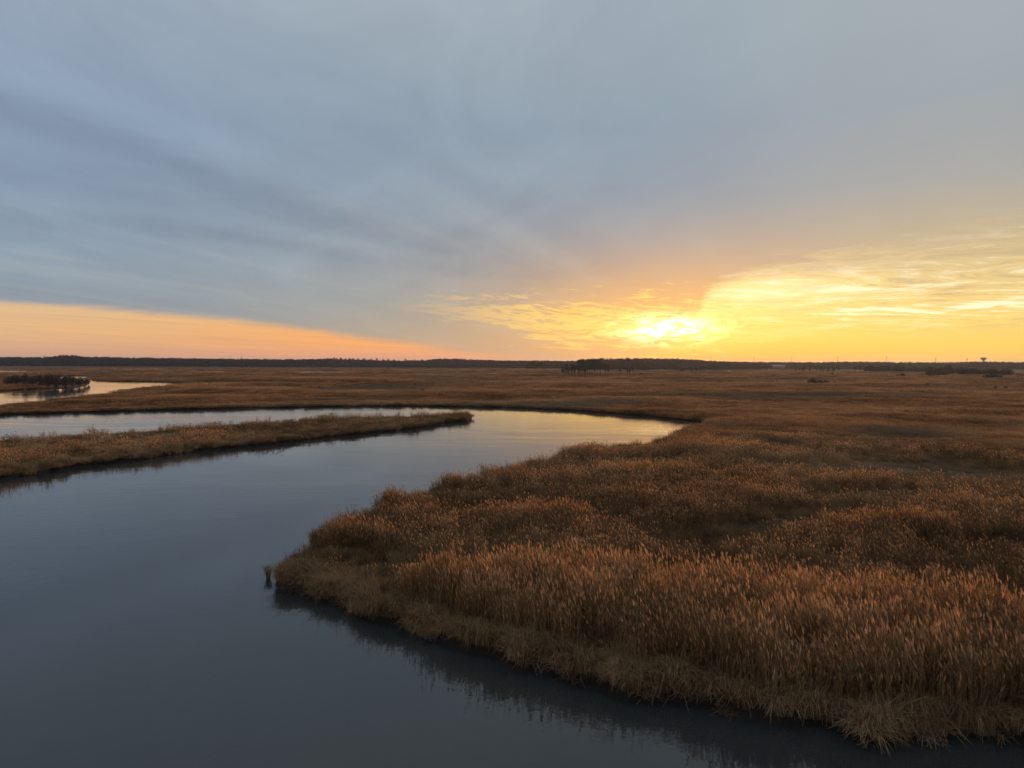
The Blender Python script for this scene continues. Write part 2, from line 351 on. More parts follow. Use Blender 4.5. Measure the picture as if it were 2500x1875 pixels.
def sdist(poly, X, Y):                     # signed distance, positive inside
    A = np.array(poly); B = np.roll(A, -1, 0)
    lo = A.min(0) - 400; hi = A.max(0) + 400
    res = np.full(X.shape, -1e4); sel = (X > lo[0]) & (X < hi[0]) & (Y > lo[1]) & (Y < hi[1])
    x = X[sel]; y = Y[sel]; d = np.full(x.shape, 1e12); ins = np.zeros(x.shape, bool)
    for (ax_, ay_), (bx_, by_) in zip(A, B):
        ex, ey = bx_ - ax_, by_ - ay_; L = ex * ex + ey * ey + 1e-12
        tt = np.clip(((x - ax_) * ex + (y - ay_) * ey) / L, 0, 1)
        d = np.minimum(d, (x - ax_ - tt * ex) ** 2 + (y - ay_ - tt * ey) ** 2)
        c = ((ay_ > y) != (by_ > y)) & (x < ex * (y - ay_) / (ey if abs(ey) > 1e-12 else 1e-12) + ax_)
        ins ^= c
    res[sel] = np.sqrt(d) * np.where(ins, 1, -1); return res
def vnoise(X, Y, s, seed):                 # smooth value noise in 0..1
    r = np.random.default_rng(seed); T = r.random((256, 256)); x = X * s + 1000.3; y = Y * s + 1000.7
    xi = np.floor(x).astype(int); yi = np.floor(y).astype(int); fx = x - xi; fy = y - yi
    fx = fx * fx * (3 - 2 * fx); fy = fy * fy * (3 - 2 * fy); g = lambda a, b: T[a % 256, b % 256]
    return (g(xi, yi) * (1 - fx) + g(xi + 1, yi) * fx) * (1 - fy) + (g(xi, yi + 1) * (1 - fx) + g(xi + 1, yi + 1) * fx) * fy
def fbm(X, Y, s, seed, n=4):
    v = 0; a = .5; tot = 0
    for i in range(n): v = v + a * vnoise(X, Y, s * 2 ** i, seed + i); tot += a; a *= .55
    return v / tot
def land(X, Y):                            # metres inland (+) or offshore (-)
    wr = sdist(RIV, X, Y); wc = sdist(CREEK, X, Y); wt = np.maximum(wr, wc)
    for p in PONDS: wt = np.maximum(wt, sdist(p, X, Y))
    l = -wt
    l = np.maximum(l, sdist(SPIT, X, Y)); l = np.maximum(l, sdist(ISLET, X, Y))
    d = np.hypot(X, Y)
    a = np.clip(d / 60, .5, 3)
    jit = (fbm(X, Y, .45, 11, 4) - .5) * 2.0 * np.where(d < 200, 1, .3) + (fbm(X, Y, .09, 31, 2) - .5) * 1.2 * np.where(d < 200, 1, .2)
    return l + jit
def height(L, X, Y):
    h = np.clip(L * .9, -.7, .42)
    return h + np.where(L > .5, (fbm(X, Y, .25, 5, 3) - .4) * .22, 0)

rad = np.concatenate([np.linspace(2, 15, 12, endpoint=False), np.exp(np.linspace(math.log(15), math.log(9000), 800))])
th = np.concatenate([np.linspace(-180, -44, 50, endpoint=False), np.linspace(-44, 44, 900, endpoint=False), np.linspace(44, 180, 50)])
TT, RR = np.meshgrid(np.radians(th), rad)
GX = RR * np.sin(TT); GY = RR * np.cos(TT)
GL = land(GX.ravel(), GY.ravel()); GZ = height(GL, GX.ravel(), GY.ravel())
nr, nt = RR.shape; ii = np.arange(nr * nt).reshape(nr, nt)
Fq = np.stack([ii[:-1, :-1], ii[:-1, 1:], ii[1:, 1:], ii[1:, :-1]], -1).reshape(-1, 4)
deep = (GZ[Fq] < -.65).all(1)
# outlying deep bed is left out: the opaque water covers it
Fq = Fq[~deep]
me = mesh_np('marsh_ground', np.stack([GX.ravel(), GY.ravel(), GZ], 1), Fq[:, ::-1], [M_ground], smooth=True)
meshobj('marsh_ground', me, kind='structure', label='flat brown salt marsh ground with low muddy banks along the river')
wv = [(-9000, -9000, 0), (9000, -9000, 0), (9000, 9000, 0), (-9000, 9000, 0)]
meshobj('water', mesh_np('water', wv, [(0, 1, 2, 3)], [M_water]), kind='structure', label='calm grey river water curving through the marsh, gold under the sun')

# ------------------------------------------------------------------ plant prototypes
class Buf:
    def __init__(s): s.v = []; s.f = []; s.m = []
    def ribbon(s, pts, widths, side, mi=0):
        b = len(s.v)
        for p, wd in zip(pts, widths):
            s.v.append(p - side * wd / 2); s.v.append(p + side * wd / 2)
        for i in range(len(pts) - 1):
            a = b + 2 * i; s.f.append((a, a + 1, a + 3, a + 2)); s.m.append(mi)
    def mesh(s, name, mats): return mesh_np(name, s.v, s.f, mats, s.m)
def rv(r, h=0.0):
    a = r.random() * math.tau; return np.array([math.cos(a), math.sin(a), h])
def reed_clump(seed, n=20, H=2.55, spread=.55):
    r = random.Random(seed); b = Buf(); wind = np.array([-.3, .1, 0])
    for i in range(n):
        q = math.sqrt(r.random()) * spread; a = r.random() * math.tau
        p0 = np.array([q * math.cos(a), q * math.sin(a), -.1]); h = H * r.uniform(.55, 1.1)
        lean = rv(r) * r.uniform(0, .15) * h + wind * r.uniform(-.03, .09) * h
        side = rv(r); p1 = p0 + np.array([0, 0, h * .55]) + lean * .35; p2 = p0 + np.array([0, 0, h]) + lean
        b.ribbon([p0, p1, p2], [.024, .02, .01], side)
        for k in range(6):
            f = r.uniform(.2, .9); bp = p0 + (p2 - p0) * f; d = rv(r) * r.uniform(.2, .42)
            sd_ = np.cross(d, [0, 0, 1.0]); sd_ = sd_ / np.linalg.norm(sd_)
            up = np.array([0, 0, r.uniform(.12, .3)])
            b.ribbon([bp, bp + d * .5 + up, bp + d + up * r.uniform(-.6, .6)], [.024, .02, .005], sd_)
        if r.random() < .55:
            L = r.uniform(.17, .29); dirn = np.array([wind[0] * .35, .1, 1.0]) + rv(r) * r.uniform(0, .45); dirn /= np.linalg.norm(dirn)
            for k in range(3):
                sd_ = rv(r); o = rv(r) * .015
                b.ribbon([p2 - dirn * .05 + o, p2 + dirn * L * .4 + o, p2 + dirn * L * .75 + wind * .04, p2 + dirn * L + wind * .1], [.01, .048, .036, .008], sd_, 1)
    return b.mesh('reed_clump', [M_reed, M_plume])
def tussock(seed, n=85, H=1.15, spread=.5, droop=1.0, mat=None, wd=.02, name='grass_tussock'):
    r = random.Random(seed); b = Buf()
    for i in range(n):
        q = math.sqrt(r.random()) * spread; a = r.random() * math.tau
        p0 = np.array([q * math.cos(a), q * math.sin(a), -.1]); h = H * r.uniform(.55, 1.15)
        d = rv(r) * .6 + np.array([math.cos(a), math.sin(a), 0]) * .5; L = h * r.uniform(.15, .6) * droop
        sd_ = np.cross(d, [0, 0, 1.0]); sd_ = sd_ / (np.linalg.norm(sd_) + 1e-6)
        z1 = h * .55; z2 = h * (.95 - .12 * droop); z3 = h * (1.0 - .45 * droop * r.random())
        b.ribbon([p0, p0 + d * L * .2 + [0, 0, z1], p0 + d * L * .6 + [0, 0, z2], p0 + d * L + [0, 0, z3]], [wd, wd, wd * .8, .004], sd_)
    return b.mesh(name, [mat])
def hay(seed, n=85, spread=.7, mat=None):
    r = random.Random(seed); b = Buf(); main = rv(r)
    for i in range(n):
        a = r.random() * math.tau; q = math.sqrt(r.random()) * spread
        c = np.array([q * math.cos(a), q * math.sin(a), r.uniform(.0, .3)])
        d = main * r.choice((-1, 1)) + rv(r) * .9; d = d / np.linalg.norm(d) * r.uniform(.3, .75); d[2] = r.uniform(-.15, .55)
        sd_ = np.cross(d, [0, 0, 1.0]) + np.array([0, 0, r.uniform(-.3, .3)]); sd_ /= np.linalg.norm(sd_)
        b.ribbon([c - d * .5 - [0, 0, .05], c + [0, 0, .06], c + d * .5], [.02, .02, .008], sd_)
    return b.mesh('flattened_grass', [mat])
def proto(me): return bpy.data.objects.new(me.name, me)

def scatter(name, protos, P, rot, scl, idx, **k):
    me = bpy.data.meshes.new(name); n = len(P); me.vertices.add(n); me.vertices.foreach_set('co', np.asarray(P, float).ravel())
    a = me.attributes.new('rot', 'FLOAT_VECTOR', 'POINT'); a.data.foreach_set('vector', np.asarray(rot, float).ravel())
    a = me.attributes.new('scl', 'FLOAT_VECTOR', 'POINT'); a.data.foreach_set('vector', np.asarray(scl, float).ravel())
    a = me.attributes.new('idx', 'INT', 'POINT'); a.data.foreach_set('value', np.asarray(idx, np.int32))
    o = meshobj(name, me, kind='stuff', **k)
    ng = bpy.data.node_groups.new(name + '_scatter', 'GeometryNodeTree')
    ng.interface.new_socket('Geometry', in_out='INPUT', socket_type='NodeSocketGeometry')
    ng.interface.new_socket('Geometry', in_out='OUTPUT', socket_type='NodeSocketGeometry')
    N = ng.nodes.new; L = ng.links.new
    gi = N('NodeGroupInput'); go = N('NodeGroupOutput'); iop = N('GeometryNodeInstanceOnPoints'); jn = N('GeometryNodeGeometryToInstance')
    L(gi.outputs[0], iop.inputs['Points'])
    for p in reversed(protos):
        oi = N('GeometryNodeObjectInfo'); oi.inputs['Object'].default_value = p
        try: oi.inputs['As Instance'].default_value = False
        except Exception: pass
        L(oi.outputs['Geometry'], jn.inputs[0])
    L(jn.outputs[0], iop.inputs['Instance']); iop.inputs['Pick Instance'].default_value = True
    def attr(nm, ty):
        x = N('GeometryNodeInputNamedAttribute'); x.data_type = ty; x.inputs[0].default_value = nm; return x.outputs[0]
    L(attr('idx', 'INT'), iop.inputs['Instance Index']); L(attr('rot', 'FLOAT_VECTOR'), iop.inputs['Rotation']); L(attr('scl', 'FLOAT_VECTOR'), iop.inputs['Scale'])
    L(iop.outputs[0], go.inputs[0])
    md = o.modifiers.new('scatter', 'NODES'); md.node_group = ng
    return o

reedP = [proto(reed_clump(s)) for s in range(4)]
grassP = [proto(tussock(20 + s, mat=M_grass)) for s in range(4)]
bankP = [proto(tussock(40 + s, n=95, H=1.15, spread=.4, droop=1.9, mat=M_bank, wd=.024)) for s in range(4)]
matP = [proto(hay(60 + s, mat=M_mat)) for s in range(3)]
farP = [proto(tussock(80 + s, n=110, H=1.5, spread=.75, droop=.5, mat=M_far, wd=.035)) for s in range(4)]

# ------------------------------------------------------------------ where the plants stand
def blob(px, py, lst):
    v = np.zeros(px.shape)
    for cx, cy, rx, ry in lst:
        v = np.maximum(v, np.exp(-(((px - cx) / rx) ** 2 + ((py - cy) / ry) ** 2) ** 1.3))
    return v
def inpoly(poly, x, y):
    ins = np.zeros(x.shape, bool); A = poly; B = poly[1:] + poly[:1]
    for (a, b), (c, d) in zip(A, B): ins ^= ((b > y) != (d > y)) & (x < (c - a) * (y - b) / ((d - b) or 1e-9) + a)
    return ins
TALLPOLY = PX([(1015, 1460), (1180, 1448), (1500, 1458), (1650, 1490), (1800, 1478), (2100, 1530), (2500, 1590), (2900, 1620), (2900, 1830), (2500, 1800), (2250, 1785), (2000, 1745), (1800, 1705), (1640, 1665), (1540, 1640), (1480, 1600), (1370, 1595), (1280, 1590), (1150, 1555), (1050, 1520), (1000, 1490)], .45)
tallb = [(1430, 1128, 85, 10), (1130, 1205, 90, 10), (1230, 1184, 70, 10), (960, 1262, 70, 13), (1720, 1118, 130, 11), (1880, 1245, 110, 12), (2150, 1330, 190, 17), (880, 1345, 80, 14), (740, 1402, 50, 10), (1330, 1300, 130, 14), (1600, 1180, 120, 10), (2000, 1010, 300, 6), (2250, 1060, 150, 6)]
lowb = [(1690, 1066, 90, 14), (1600, 1096, 50, 12), (1140, 1262, 75, 17), (1870, 1295, 110, 16), (1650, 1425, 190, 20), (2280, 1165, 330, 30), (2120, 1225, 230, 18), (2420, 1350, 95, 28), (2470, 1490, 75, 40), (1435, 1575, 70, 10), (890, 1405, 80, 12), (2300, 1090, 180, 10), (1580, 1290, 60, 8)]
rings = [(15, 45, 8.5, 1.0), (45, 75, 7.5, 1.0), (75, 120, 5.0, 1.2), (120, 200, 1.3, 2.1), (200, 350, .45, 3.3), (350, 650, .14, 6.0), (650, 1300, .035, 11.0)]
XS = []; YS = []; KS = []
for r0, r1, dens, k in rings:
    sp = R(88); n = int(.5 * (r1 * r1 - r0 * r0) * sp * dens)
    rr_ = np.sqrt(rng.uniform(r0 * r0, r1 * r1, n)); tt_ = rng.uniform(-sp / 2, sp / 2, n)
    XS.append(rr_ * np.sin(tt_)); YS.append(rr_ * np.cos(tt_)); KS.append(np.full(n, k))
X = np.concatenate(XS); Y = np.concatenate(YS); K = np.concatenate(KS)
Lm = land(X, Y); keep = Lm > .45; X, Y, K, Lm = X[keep], Y[keep], K[keep], Lm[keep]
Z = height(Lm, X, Y); DD = np.hypot(X, Y); px, py = project(X, Y, Z)
spit_sd = sdist(SPIT, X, Y); isl_sd = sdist(ISLET, X, Y)
tall = np.maximum(blob(px, py, tallb), inpoly(TALLPOLY, X, Y) * 1.0)
low = blob(px, py, lowb)
pn = fbm(X, Y, .12, 51, 3); pn2 = fbm(X, Y, .03, 71, 4)
n = len(X); u = rng.random(n)
pen = (DD < 130) & (spit_sd < -1) & (isl_sd < 0) & (py > 1032)
edge_ = Lm < .9 + 1.6 * fbm(X, Y, .3, 611, 2) * (px < 1700)
kind = np.full(n, 1)                                   # 0 reed, 1 grass, 2 flat, 3 bank, 4 far
ptall = np.clip(tall * .8 + .20 + (pn - .5) * 1.3 * (1 - low), .0, 1) * (1 - .95 * low * (tall < .6))
kind[pen & (u < ptall)] = 0
kind[pen & (rng.random(n) < low * .85 + (pn < .40) * .6) & ~((tall > .5) & (u < .9))] = 2
nearbank = (pen & edge_ & (py > 1395))
kind[nearbank] = 3
far = (DD >= 130) | ((spit_sd < -1) & ~pen)
kind[far] = 4
sp = spit_sd > -1
kind[sp] = np.where(rng.random(n) < .35, 3, 1)[sp]; kind[sp & (rng.random(n) < .10 + .5 * (fbm(X, Y, .08, 711, 2) > .6))] = 0
fard = np.clip((DD - 700) / 800, 0, 1)
# far heights: tall stands and low flats alternate
sxy = K * rng.uniform(.85, 1.2, n); sz = rng.uniform(.8, 1.15, n)
sz = np.where(kind == 0, sz * (.60 + .20 * tall + .16 * inpoly(TALLPOLY, X, Y) + .3 * (pn - .5)), sz)
sz = np.where(kind == 1, sz * (1.0 + .9 * (pn - .4)) * (1 - .6 * low), sz)
sz = np.where(kind == 4, sz * np.clip(.30 + 3.2 * (fbm(X, Y * 1.5, .02, 91, 4) - .42), .15, 1.15), sz)
sz = np.where(sp & (spit_sd > 0), rng.uniform(.4, .95, n) * (.45 + 1.3 * (fbm(X, Y, .35, 511, 3) - .2)), sz)
drop = (kind == 4) & (fbm(X, Y, .013, 131, 4) < .36) & (Lm > 5) & (DD > 400) & (rng.random(n) < .7)
backmud = sp & (py < np.interp(px, [0, 450, 750, 1150], [1083, 1056, 1033, 1000]))
drop |= backmud & (rng.random(n) < .8) & (px < 740)
gapn = fbm(X, Y, .9, 211, 2)
drop |= pen & (kind != 2) & (gapn < .40) & (rng.random(n) < .75)
sz = np.where(pen & (kind != 2), sz * (.72 + .6 * fbm(X, Y, .7, 311, 3)), sz)
drop |= (isl_sd > -2) & (px > 110) & (py < 960)
sz = np.where(sp & (kind == 0), sz * .8, sz); sz = np.where((DD > 200) & (Lm < 14), sz * np.clip(.4 + Lm / 23, .4, 1), sz)
drop |= (DD > 1150) & (rng.random(n) < .5)
sel = ~drop
rotz = rng.uniform(-1.3, 1.3, n) + np.where(kind == 0, 0, rng.uniform(-3.1, 3.1, n))
ROT = np.stack([rng.normal(0, .06, n), rng.normal(0, .06, n), rotz], 1)
PT = np.stack([X, Y, Z], 1); SC = np.stack([sxy, sxy, sz], 1)
def put(name, protos, mask, **k):
    m = mask & sel; scatter(name, protos, PT[m], ROT[m], SC[m], rng.integers(0, len(protos), m.sum()), **k); print(name, m.sum())
def put2(name, protos, mask, label, cat): put(name, protos, mask, label=label, cat=cat)
put2('reed_bed', reedP, kind == 0, 'tall orange-brown plumed reeds massed on the near point of marsh', 'reeds')
put2('marsh_grass', grassP, (kind == 1) & ~sp, 'rust brown standing marsh grass between the reed stands', 'grass')
put2('flattened_grass', matP, kind == 2, 'grey-brown flattened dead grass in the low openings', 'grass')
put2('bank_grass', bankP, (kind == 3) & ~sp, 'tan grass drooping over the near muddy river bank', 'grass')
put2('spit_grass', grassP + bankP, sp & (spit_sd > 0) & (kind != 0), 'golden brown grass covering the long spit in the river', 'grass')
put2('distant_marsh_grass', farP, (kind == 4), 'orange-brown grass plain beyond the river bend', 'grass')

# extra clumps right at the water's edge, arching over it
def edge_pts(poly, step, off):
    P = []
    for (a, b), (c, d) in zip(poly, poly[1:]):
        L = math.hypot(c - a, d - b); k = max(1, int(L / step)); nx, ny = (d - b) / L, -(c - a) / L
        for i in range(k):
            f = (i + random.random()) / k; o = random.gauss(off, .25); P.append((a + (c - a) * f - nx * o, b + (d - b) * f - ny * o))
    return np.array(P)
def fringe(name, protos, px_line, step, off, s0, s1, label, kk=1.0):
    P = edge_pts(PX(px_line), step, off); x, y = P[:, 0], P[:, 1]; L = land(x, y); m = (L > .05) & (fbm(x, y, .8, 411, 2) > .42); x, y, L = x[m], y[m], L[m]
    n = len(x); z = height(L, x, y); sxy = rng.uniform(.7, 1.25, n) * kk; hv_ = .55 + .9 * fbm(x, y, .55, 431, 3)
    scatter(name, protos, np.stack([x, y, z], 1), np.stack([rng.normal(0, .12, n), rng.normal(0, .12, n), rng.uniform(-3, 3, n)], 1), np.stack([sxy, sxy, rng.uniform(s0, s1, n) * hv_], 1), rng.integers(0, len(protos), n), label=label, cat='grass')
    print(name, n)
i0 = river_near.index((681, 1412))
fringe('overhanging_bank_grass', bankP, river_near[i0:], .17, .7, .45, .9, 'tan grass arching over the dark near bank')
fringe('fallen_stems', matP, river_near[i0:], .45, .35, .6, 1.2, 'pale broken stems fallen on the mud of the near bank')
fringe('point_fringe_grass', bankP + grassP, river_near[8:i0 + 1], .3, .5, .5, 1.0, 'dry grass fringe on the far edge of the near point')
fringe('far_bank_grass', bankP, river_far[2:], .5, .9, .6, 1.1, 'tan grass fringe along the far river bank', 1.5)
fringe('spit_edge_grass', bankP, [(-300, 1200), (0, 1170), (50, 1163), (93, 1161), (181, 1141), (283, 1129), (339, 1124), (452, 1105), (560, 1094), (658, 1085), (816, 1066), (1006, 1047), (1085, 1033), (1140, 1027), (1158, 1020)], .3, .6, .5, .9, 'tan grass fringe on the near edge of the spit', 1.2)
fringe('spit_reeds', reedP, front([(1150, 1015), (1070, 1018), (943, 1021), (740, 1028)], .55), .5, .8, .45, .75, 'short plumed reeds on the tip and back of the spit')
fringe('spit_back_tufts', grassP + reedP, front([(-300, 1090), (0, 1076), (141, 1066), (300, 1058), (452, 1048), (622, 1035), (740, 1028)], .55)[::-1], 1.1, .5, .35, .7, 'ragged tufts along the muddy back edge of the spit')
x_, y_ = G(655, 1410); tf = meshobj('grass_tuft', tussock(301, n=110, H=1.0, spread=.13, droop=1.3, mat=M_bank, wd=.022), loc=(x_, y_, 0.02), label='lone tuft of grass standing in the water off the tip of the point', cat='grass tuft')
x_, y_ = G(764, 1320); meshobj('grass_tuft', tussock(302, n=60, H=.5, spread=.15, droop=.9, mat=M_bank, wd=.02), loc=(x_, y_, 0.02), label='tiny grass tuft in the water by the upper notch of the point', cat='grass tuft')

# ------------------------------------------------------------------ trees
def tube(b, pts, rads, k=4, mi=0):
    base = len(b.v)
    for i, (p, r_) in enumerate(zip(pts, rads)):
        d = pts[min(i + 1, len(pts) - 1)] - pts[max(i - 1, 0)]; d = d / np.linalg.norm(d)
        a = np.cross(d, [1, 0.1, 0]); a /= np.linalg.norm(a); c = np.cross(d, a)
        for j in range(k):
            q = math.tau * j / k; b.v.append(p + (a * math.cos(q) + c * math.sin(q)) * r_)
    for i in range(len(pts) - 1):
        for j in range(k):
            o = base + i * k; b.f.append((o + j, o + (j + 1) % k, o + k + (j + 1) % k, o + k + j)); b.m.append(mi)
def bare_tree(seed, H=15.0, split=.35, spread=.28, ntw=520, tw=.16):
    r = random.Random(seed); T = Buf(); C = Buf()
    lean = rv(r) * .4; pts = [np.array([0, 0, -.4])] + [np.array([0, 0, H * f]) + lean * f + rv(r) * .12 * f for f in (.2, .4, .6, .8, .95)]
    tube(T, pts, [.26, .2, .17, .13, .08, .03], 5)
    tips = []
    for k in range(11):
        f = r.uniform(split, .92); i = min(4, int(f * 5)); p = pts[0] + (pts[-1] - pts[0]) * f; p[2] = H * f
        L = H * spread * (1.25 - f) * r.uniform(.8, 1.3); d = rv(r) * .8; d[2] = r.uniform(.7, 1.3); d /= np.linalg.norm(d)
        m1 = p + d * L * .5 + rv(r) * .15; e = p + d * L + np.array([0, 0, L * .2])
        tube(T, [p, m1, e], [.08, .05, .02], 3); tips += [(p, m1), (m1, e), (m1, e)]
    tips += [(pts[3], pts[4]), (pts[4], pts[5])]
    for k in range(ntw):
        a, c = r.choice(tips); p = a + (c - a) * r.random(); d = rv(r) * r.uniform(.3, 1); d[2] = r.uniform(.1, 1.1); d /= np.linalg.norm(d)
        L = H * r.uniform(.05, .13); s = np.cross(d, rv(r)); s /= np.linalg.norm(s) + 1e-6
        q = p + d * L * .55; C.ribbon([p, q, q + (d + rv(r) * .4) * L * .45], [tw, tw * .8, .02], s)
    return T.mesh('trunk', [M_bark]), C.mesh('crown', [M_twig])
TREES = [bare_tree(100 + s) for s in range(5)]
def foliage(seed, ell, n, size, mat, name='foliage'):
    r = random.Random(seed); b = Buf(); wts = [e[3] * e[4] * e[5] for e in ell]
    for k in range(n):
        cx, cy, cz, rx, ry, rz = r.choices(ell, wts)[0]
        d = np.array([r.gauss(0, 1), r.gauss(0, 1), r.gauss(0, 1)]); d /= np.linalg.norm(d); q = r.random() ** .35 * r.uniform(.85, 1.08)
        p = np.array([cx + d[0] * rx * q, cy + d[1] * ry * q, max(0.02, cz + d[2] * rz * q)])
        a = np.array([r.gauss(0, 1) for _ in range(3)]); a /= np.linalg.norm(a); c = np.cross(a, d); c /= np.linalg.norm(c) + 1e-6; s = size * r.uniform(.6, 1.4)
        b.ribbon([p - c * s, p, p + c * s], [s * .5, s * 1.2, s * .2], a)
    return b.mesh(name, [mat])
def stem_mesh(h, r_=.1):
    b = Buf(); tube(b, [np.array([0, 0, -.3]), np.array([.05, 0, h * .5]), np.array([0, .05, h])], [r_, r_ * .7, r_ * .3], 5); return b.mesh('trunk', [M_bark])

def copy_tree(root):
    c = root.copy(); COL.objects.link(c)
    for ch in root.children:
        d = ch.copy(); COL.objects.link(d); d.parent = c
    return c
tree_proto = {}
def place_tree(kind_, x, ybase, hpx, label, group, cat='tree', name='bare_tree', wide=1.0):
    gx, gy = G(x, ybase, .45); d = math.hypot(gx, gy); h = hpx / FPX * d
    if kind_ in tree_proto: o = copy_tree(tree_proto[kind_])
    else:
        o = bpy.data.objects.new(name, None); COL.objects.link(o)
        for nm, me in zip(('trunk', 'crown'), TREES[kind_]): meshobj(nm, me, o)
        tree_proto[kind_] = o
    o.location = (gx, gy, .42); s = h / 15.5; o.scale = (s * wide, s * wide, s); o.rotation_euler = (0, 0, random.random() * 6.28)
    return tag(o, label, cat, group)
ORD = ['first', 'second', 'third', 'fourth', 'fifth', 'sixth', 'seventh', 'eighth', 'ninth', 'tenth', 'eleventh', 'twelfth', 'thirteenth', 'fourteenth', 'fifteenth', 'sixteenth', 'seventeenth', 'eighteenth', 'nineteenth', 'twentieth']
grove = [(z / 5.267 + 1200) for z in (1115, 1145, 1165, 1190, 1210, 1235, 1260, 1280, 1300, 1322, 1345, 1365, 1388, 1402, 1465, 1495)]
for i, gx_ in enumerate(grove):
    place_tree(i % 5, gx_, 921 + random.uniform(-1.5, 2), random.uniform(38, 45) - (8 if i > 13 else 0), 'slender bare tree, %s from the left in the nearest grove beyond the river' % ORD[i], 'bare trees of the nearest grove')
for i, (gx_, yy, hh) in enumerate([(1514, 921.5, 22), (1531, 921, 25), (1537, 919, 18), (1545, 918, 28)]):
    place_tree((i + 2) % 5, gx_, yy, hh, 'thin bare tree standing apart right of the nearest grove, %s from the left' % ORD[i], 'thin trees right of the nearest grove')
for i in range(14):
    place_tree(i % 5, 1372 + i * 4.2 + random.uniform(-1.5, 1.5), 920.5 + random.uniform(-2, 1.5), random.uniform(22, 32), 'small dense bare tree, %s from the left at the nearest grove\'s left end' % ORD[i], 'small trees at the left end of the nearest grove', wide=1.5)
for i, gx_ in enumerate(np.linspace(1555, 1582, 5)):
    place_tree(i % 5, gx_, 911 + random.uniform(-1, 1), random.uniform(19, 24), '%s tree from the left in the thin clump behind the nearest grove' % ORD[i], 'thin clump behind the nearest grove', wide=1.3)
for i, gx_ in enumerate(np.linspace(1686, 1752, 12)):
    place_tree(i % 5, gx_ + random.uniform(-2, 2), 912.5 + random.uniform(-1.5, 1), random.uniform(15, 19), 'bare tree, %s from the left, in the wide grove right of the sun' % ORD[i], 'bare trees of the grove right of the sun', wide=1.5)
for i, gx_ in enumerate(np.linspace(1758, 1880, 17)):
    place_tree(i % 5, gx_ + random.uniform(-3, 3), 906.5 + random.uniform(-1, 1), random.uniform(12, 17), 'faint bare tree, %s from the left, in the row left of the red barn' % ORD[i], 'tree row left of the red barn', wide=1.7)
for i, gx_ in enumerate([1942, 1950, 1956, 1963, 1977, 1992, 2003, 2009, 2022, 2034, 2046, 2088, 2100, 2108]):
    place_tree(i % 5, gx_, 914 + random.uniform(-1.5, .5), random.uniform(15, 21), 'bare tree, %s from the left, in the scattered row right of the red barn' % ORD[i], 'tree row right of the red barn', wide=1.5)
for i, gx_ in enumerate([1232, 1240, 1249, 1256, 1262, 1270, 1336, 1344, 1352, 1358, 1366]):
    place_tree(i % 5, gx_, 901.5, random.uniform(9, 13), 'small bare tree, %s from the left, in front of the pale field by the woods' % ORD[i], 'small trees before the pale field', wide=1.6)

# evergreens and shrubs
bush_me = [foliage(400 + s, [(0, 0, .5, .5, .5, .5), (.3, .1, .35, .3, .3, .32), (-.3, -.1, .35, .32, .3, .3)], 420, .07, M_ever, 'crown') for s in range(3)]
bush_stem = stem_mesh(.5, .05); bush_stem.name = 'trunk'
def bush(x, ybase, wpx, hpx, label, group=None, name='evergreen_bush', me=None, cat='bush'):
    gx, gy = G(x, ybase, .45); d = math.hypot(gx, gy); o = empty(name, (gx, gy, .42), label=label, cat=cat, group=group)
    meshobj('trunk', bush_stem, o); meshobj('crown', me or random.choice(bush_me), o)
    o.scale = (wpx / FPX * d / 1.2, wpx / FPX * d / 1.2, hpx / FPX * d); o.rotation_euler.z = random.random() * 6; return o
ced = [(1983, 938.5, 25, 10, 'largest dark bush of the cluster on the right-hand marsh'), (2001, 938.8, 15, 8, 'second largest dark bush, right of the largest in its cluster'), (2016, 938, 17, 6.5, 'low broad dark bush in the middle of the bush cluster'), (2038, 937.5, 9, 4.5, 'small dark bush at the right end of the bush cluster'),
       (1888.6, 922.5, 7.5, 6.5, 'lone round dark bush on the plain below the red barn'), (2031, 916.2, 9, 4.5, 'dark bush above the small bright pond on the right'), (2032, 941, 6, 3, 'tiny dark bush just below the bush cluster'), (2052, 942, 5.5, 3, 'tiny dark bush right of and below the bush cluster'), (2077, 943, 4.5, 4.5, 'tiny upright dark bush between the cluster and the right-hand mound'),
       (2165, 919.5, 6, 2.2, 'low dark bush left of a pair under the evergreen belt'), (2192, 919, 7.5, 3, 'left dark bush of a pair under the evergreen belt'), (2203, 919.2, 11, 5, 'right and larger dark bush of a pair under the evergreen belt'), (2205, 945.5, 5, 2.5, 'faint small bush left of the grassy mound'), (2213, 945, 5, 4, 'small dark bush second left of the grassy mound'), (2236, 945.4, 4, 2.5, 'tiny dark bush between the mound and the small bush'), (2252, 945.5, 7, 4.5, 'round dark bush close left of the grassy mound'), (2264, 945.4, 8, 7, 'dark bush at the left end of the grassy mound'),
       (2431, 948.5, 7, 4, 'brownish bush on the plain near the right edge'), (2455, 948.8, 7, 4, 'dark round bush nearest the right edge of the plain'), (1648, 919.3, 5, 2.2, 'left of two tiny dark bushes below the sun'), (1663, 920, 5, 2.2, 'right of two tiny dark bushes below the sun'), (1819, 946, 6, 2, 'faint low bush in the middle of the right-hand plain')]
for x, y, wp, hp, lb in ced: bush(x, y, wp * 1.15, hp * 1.35, lb, 'dark bushes scattered on the marsh')
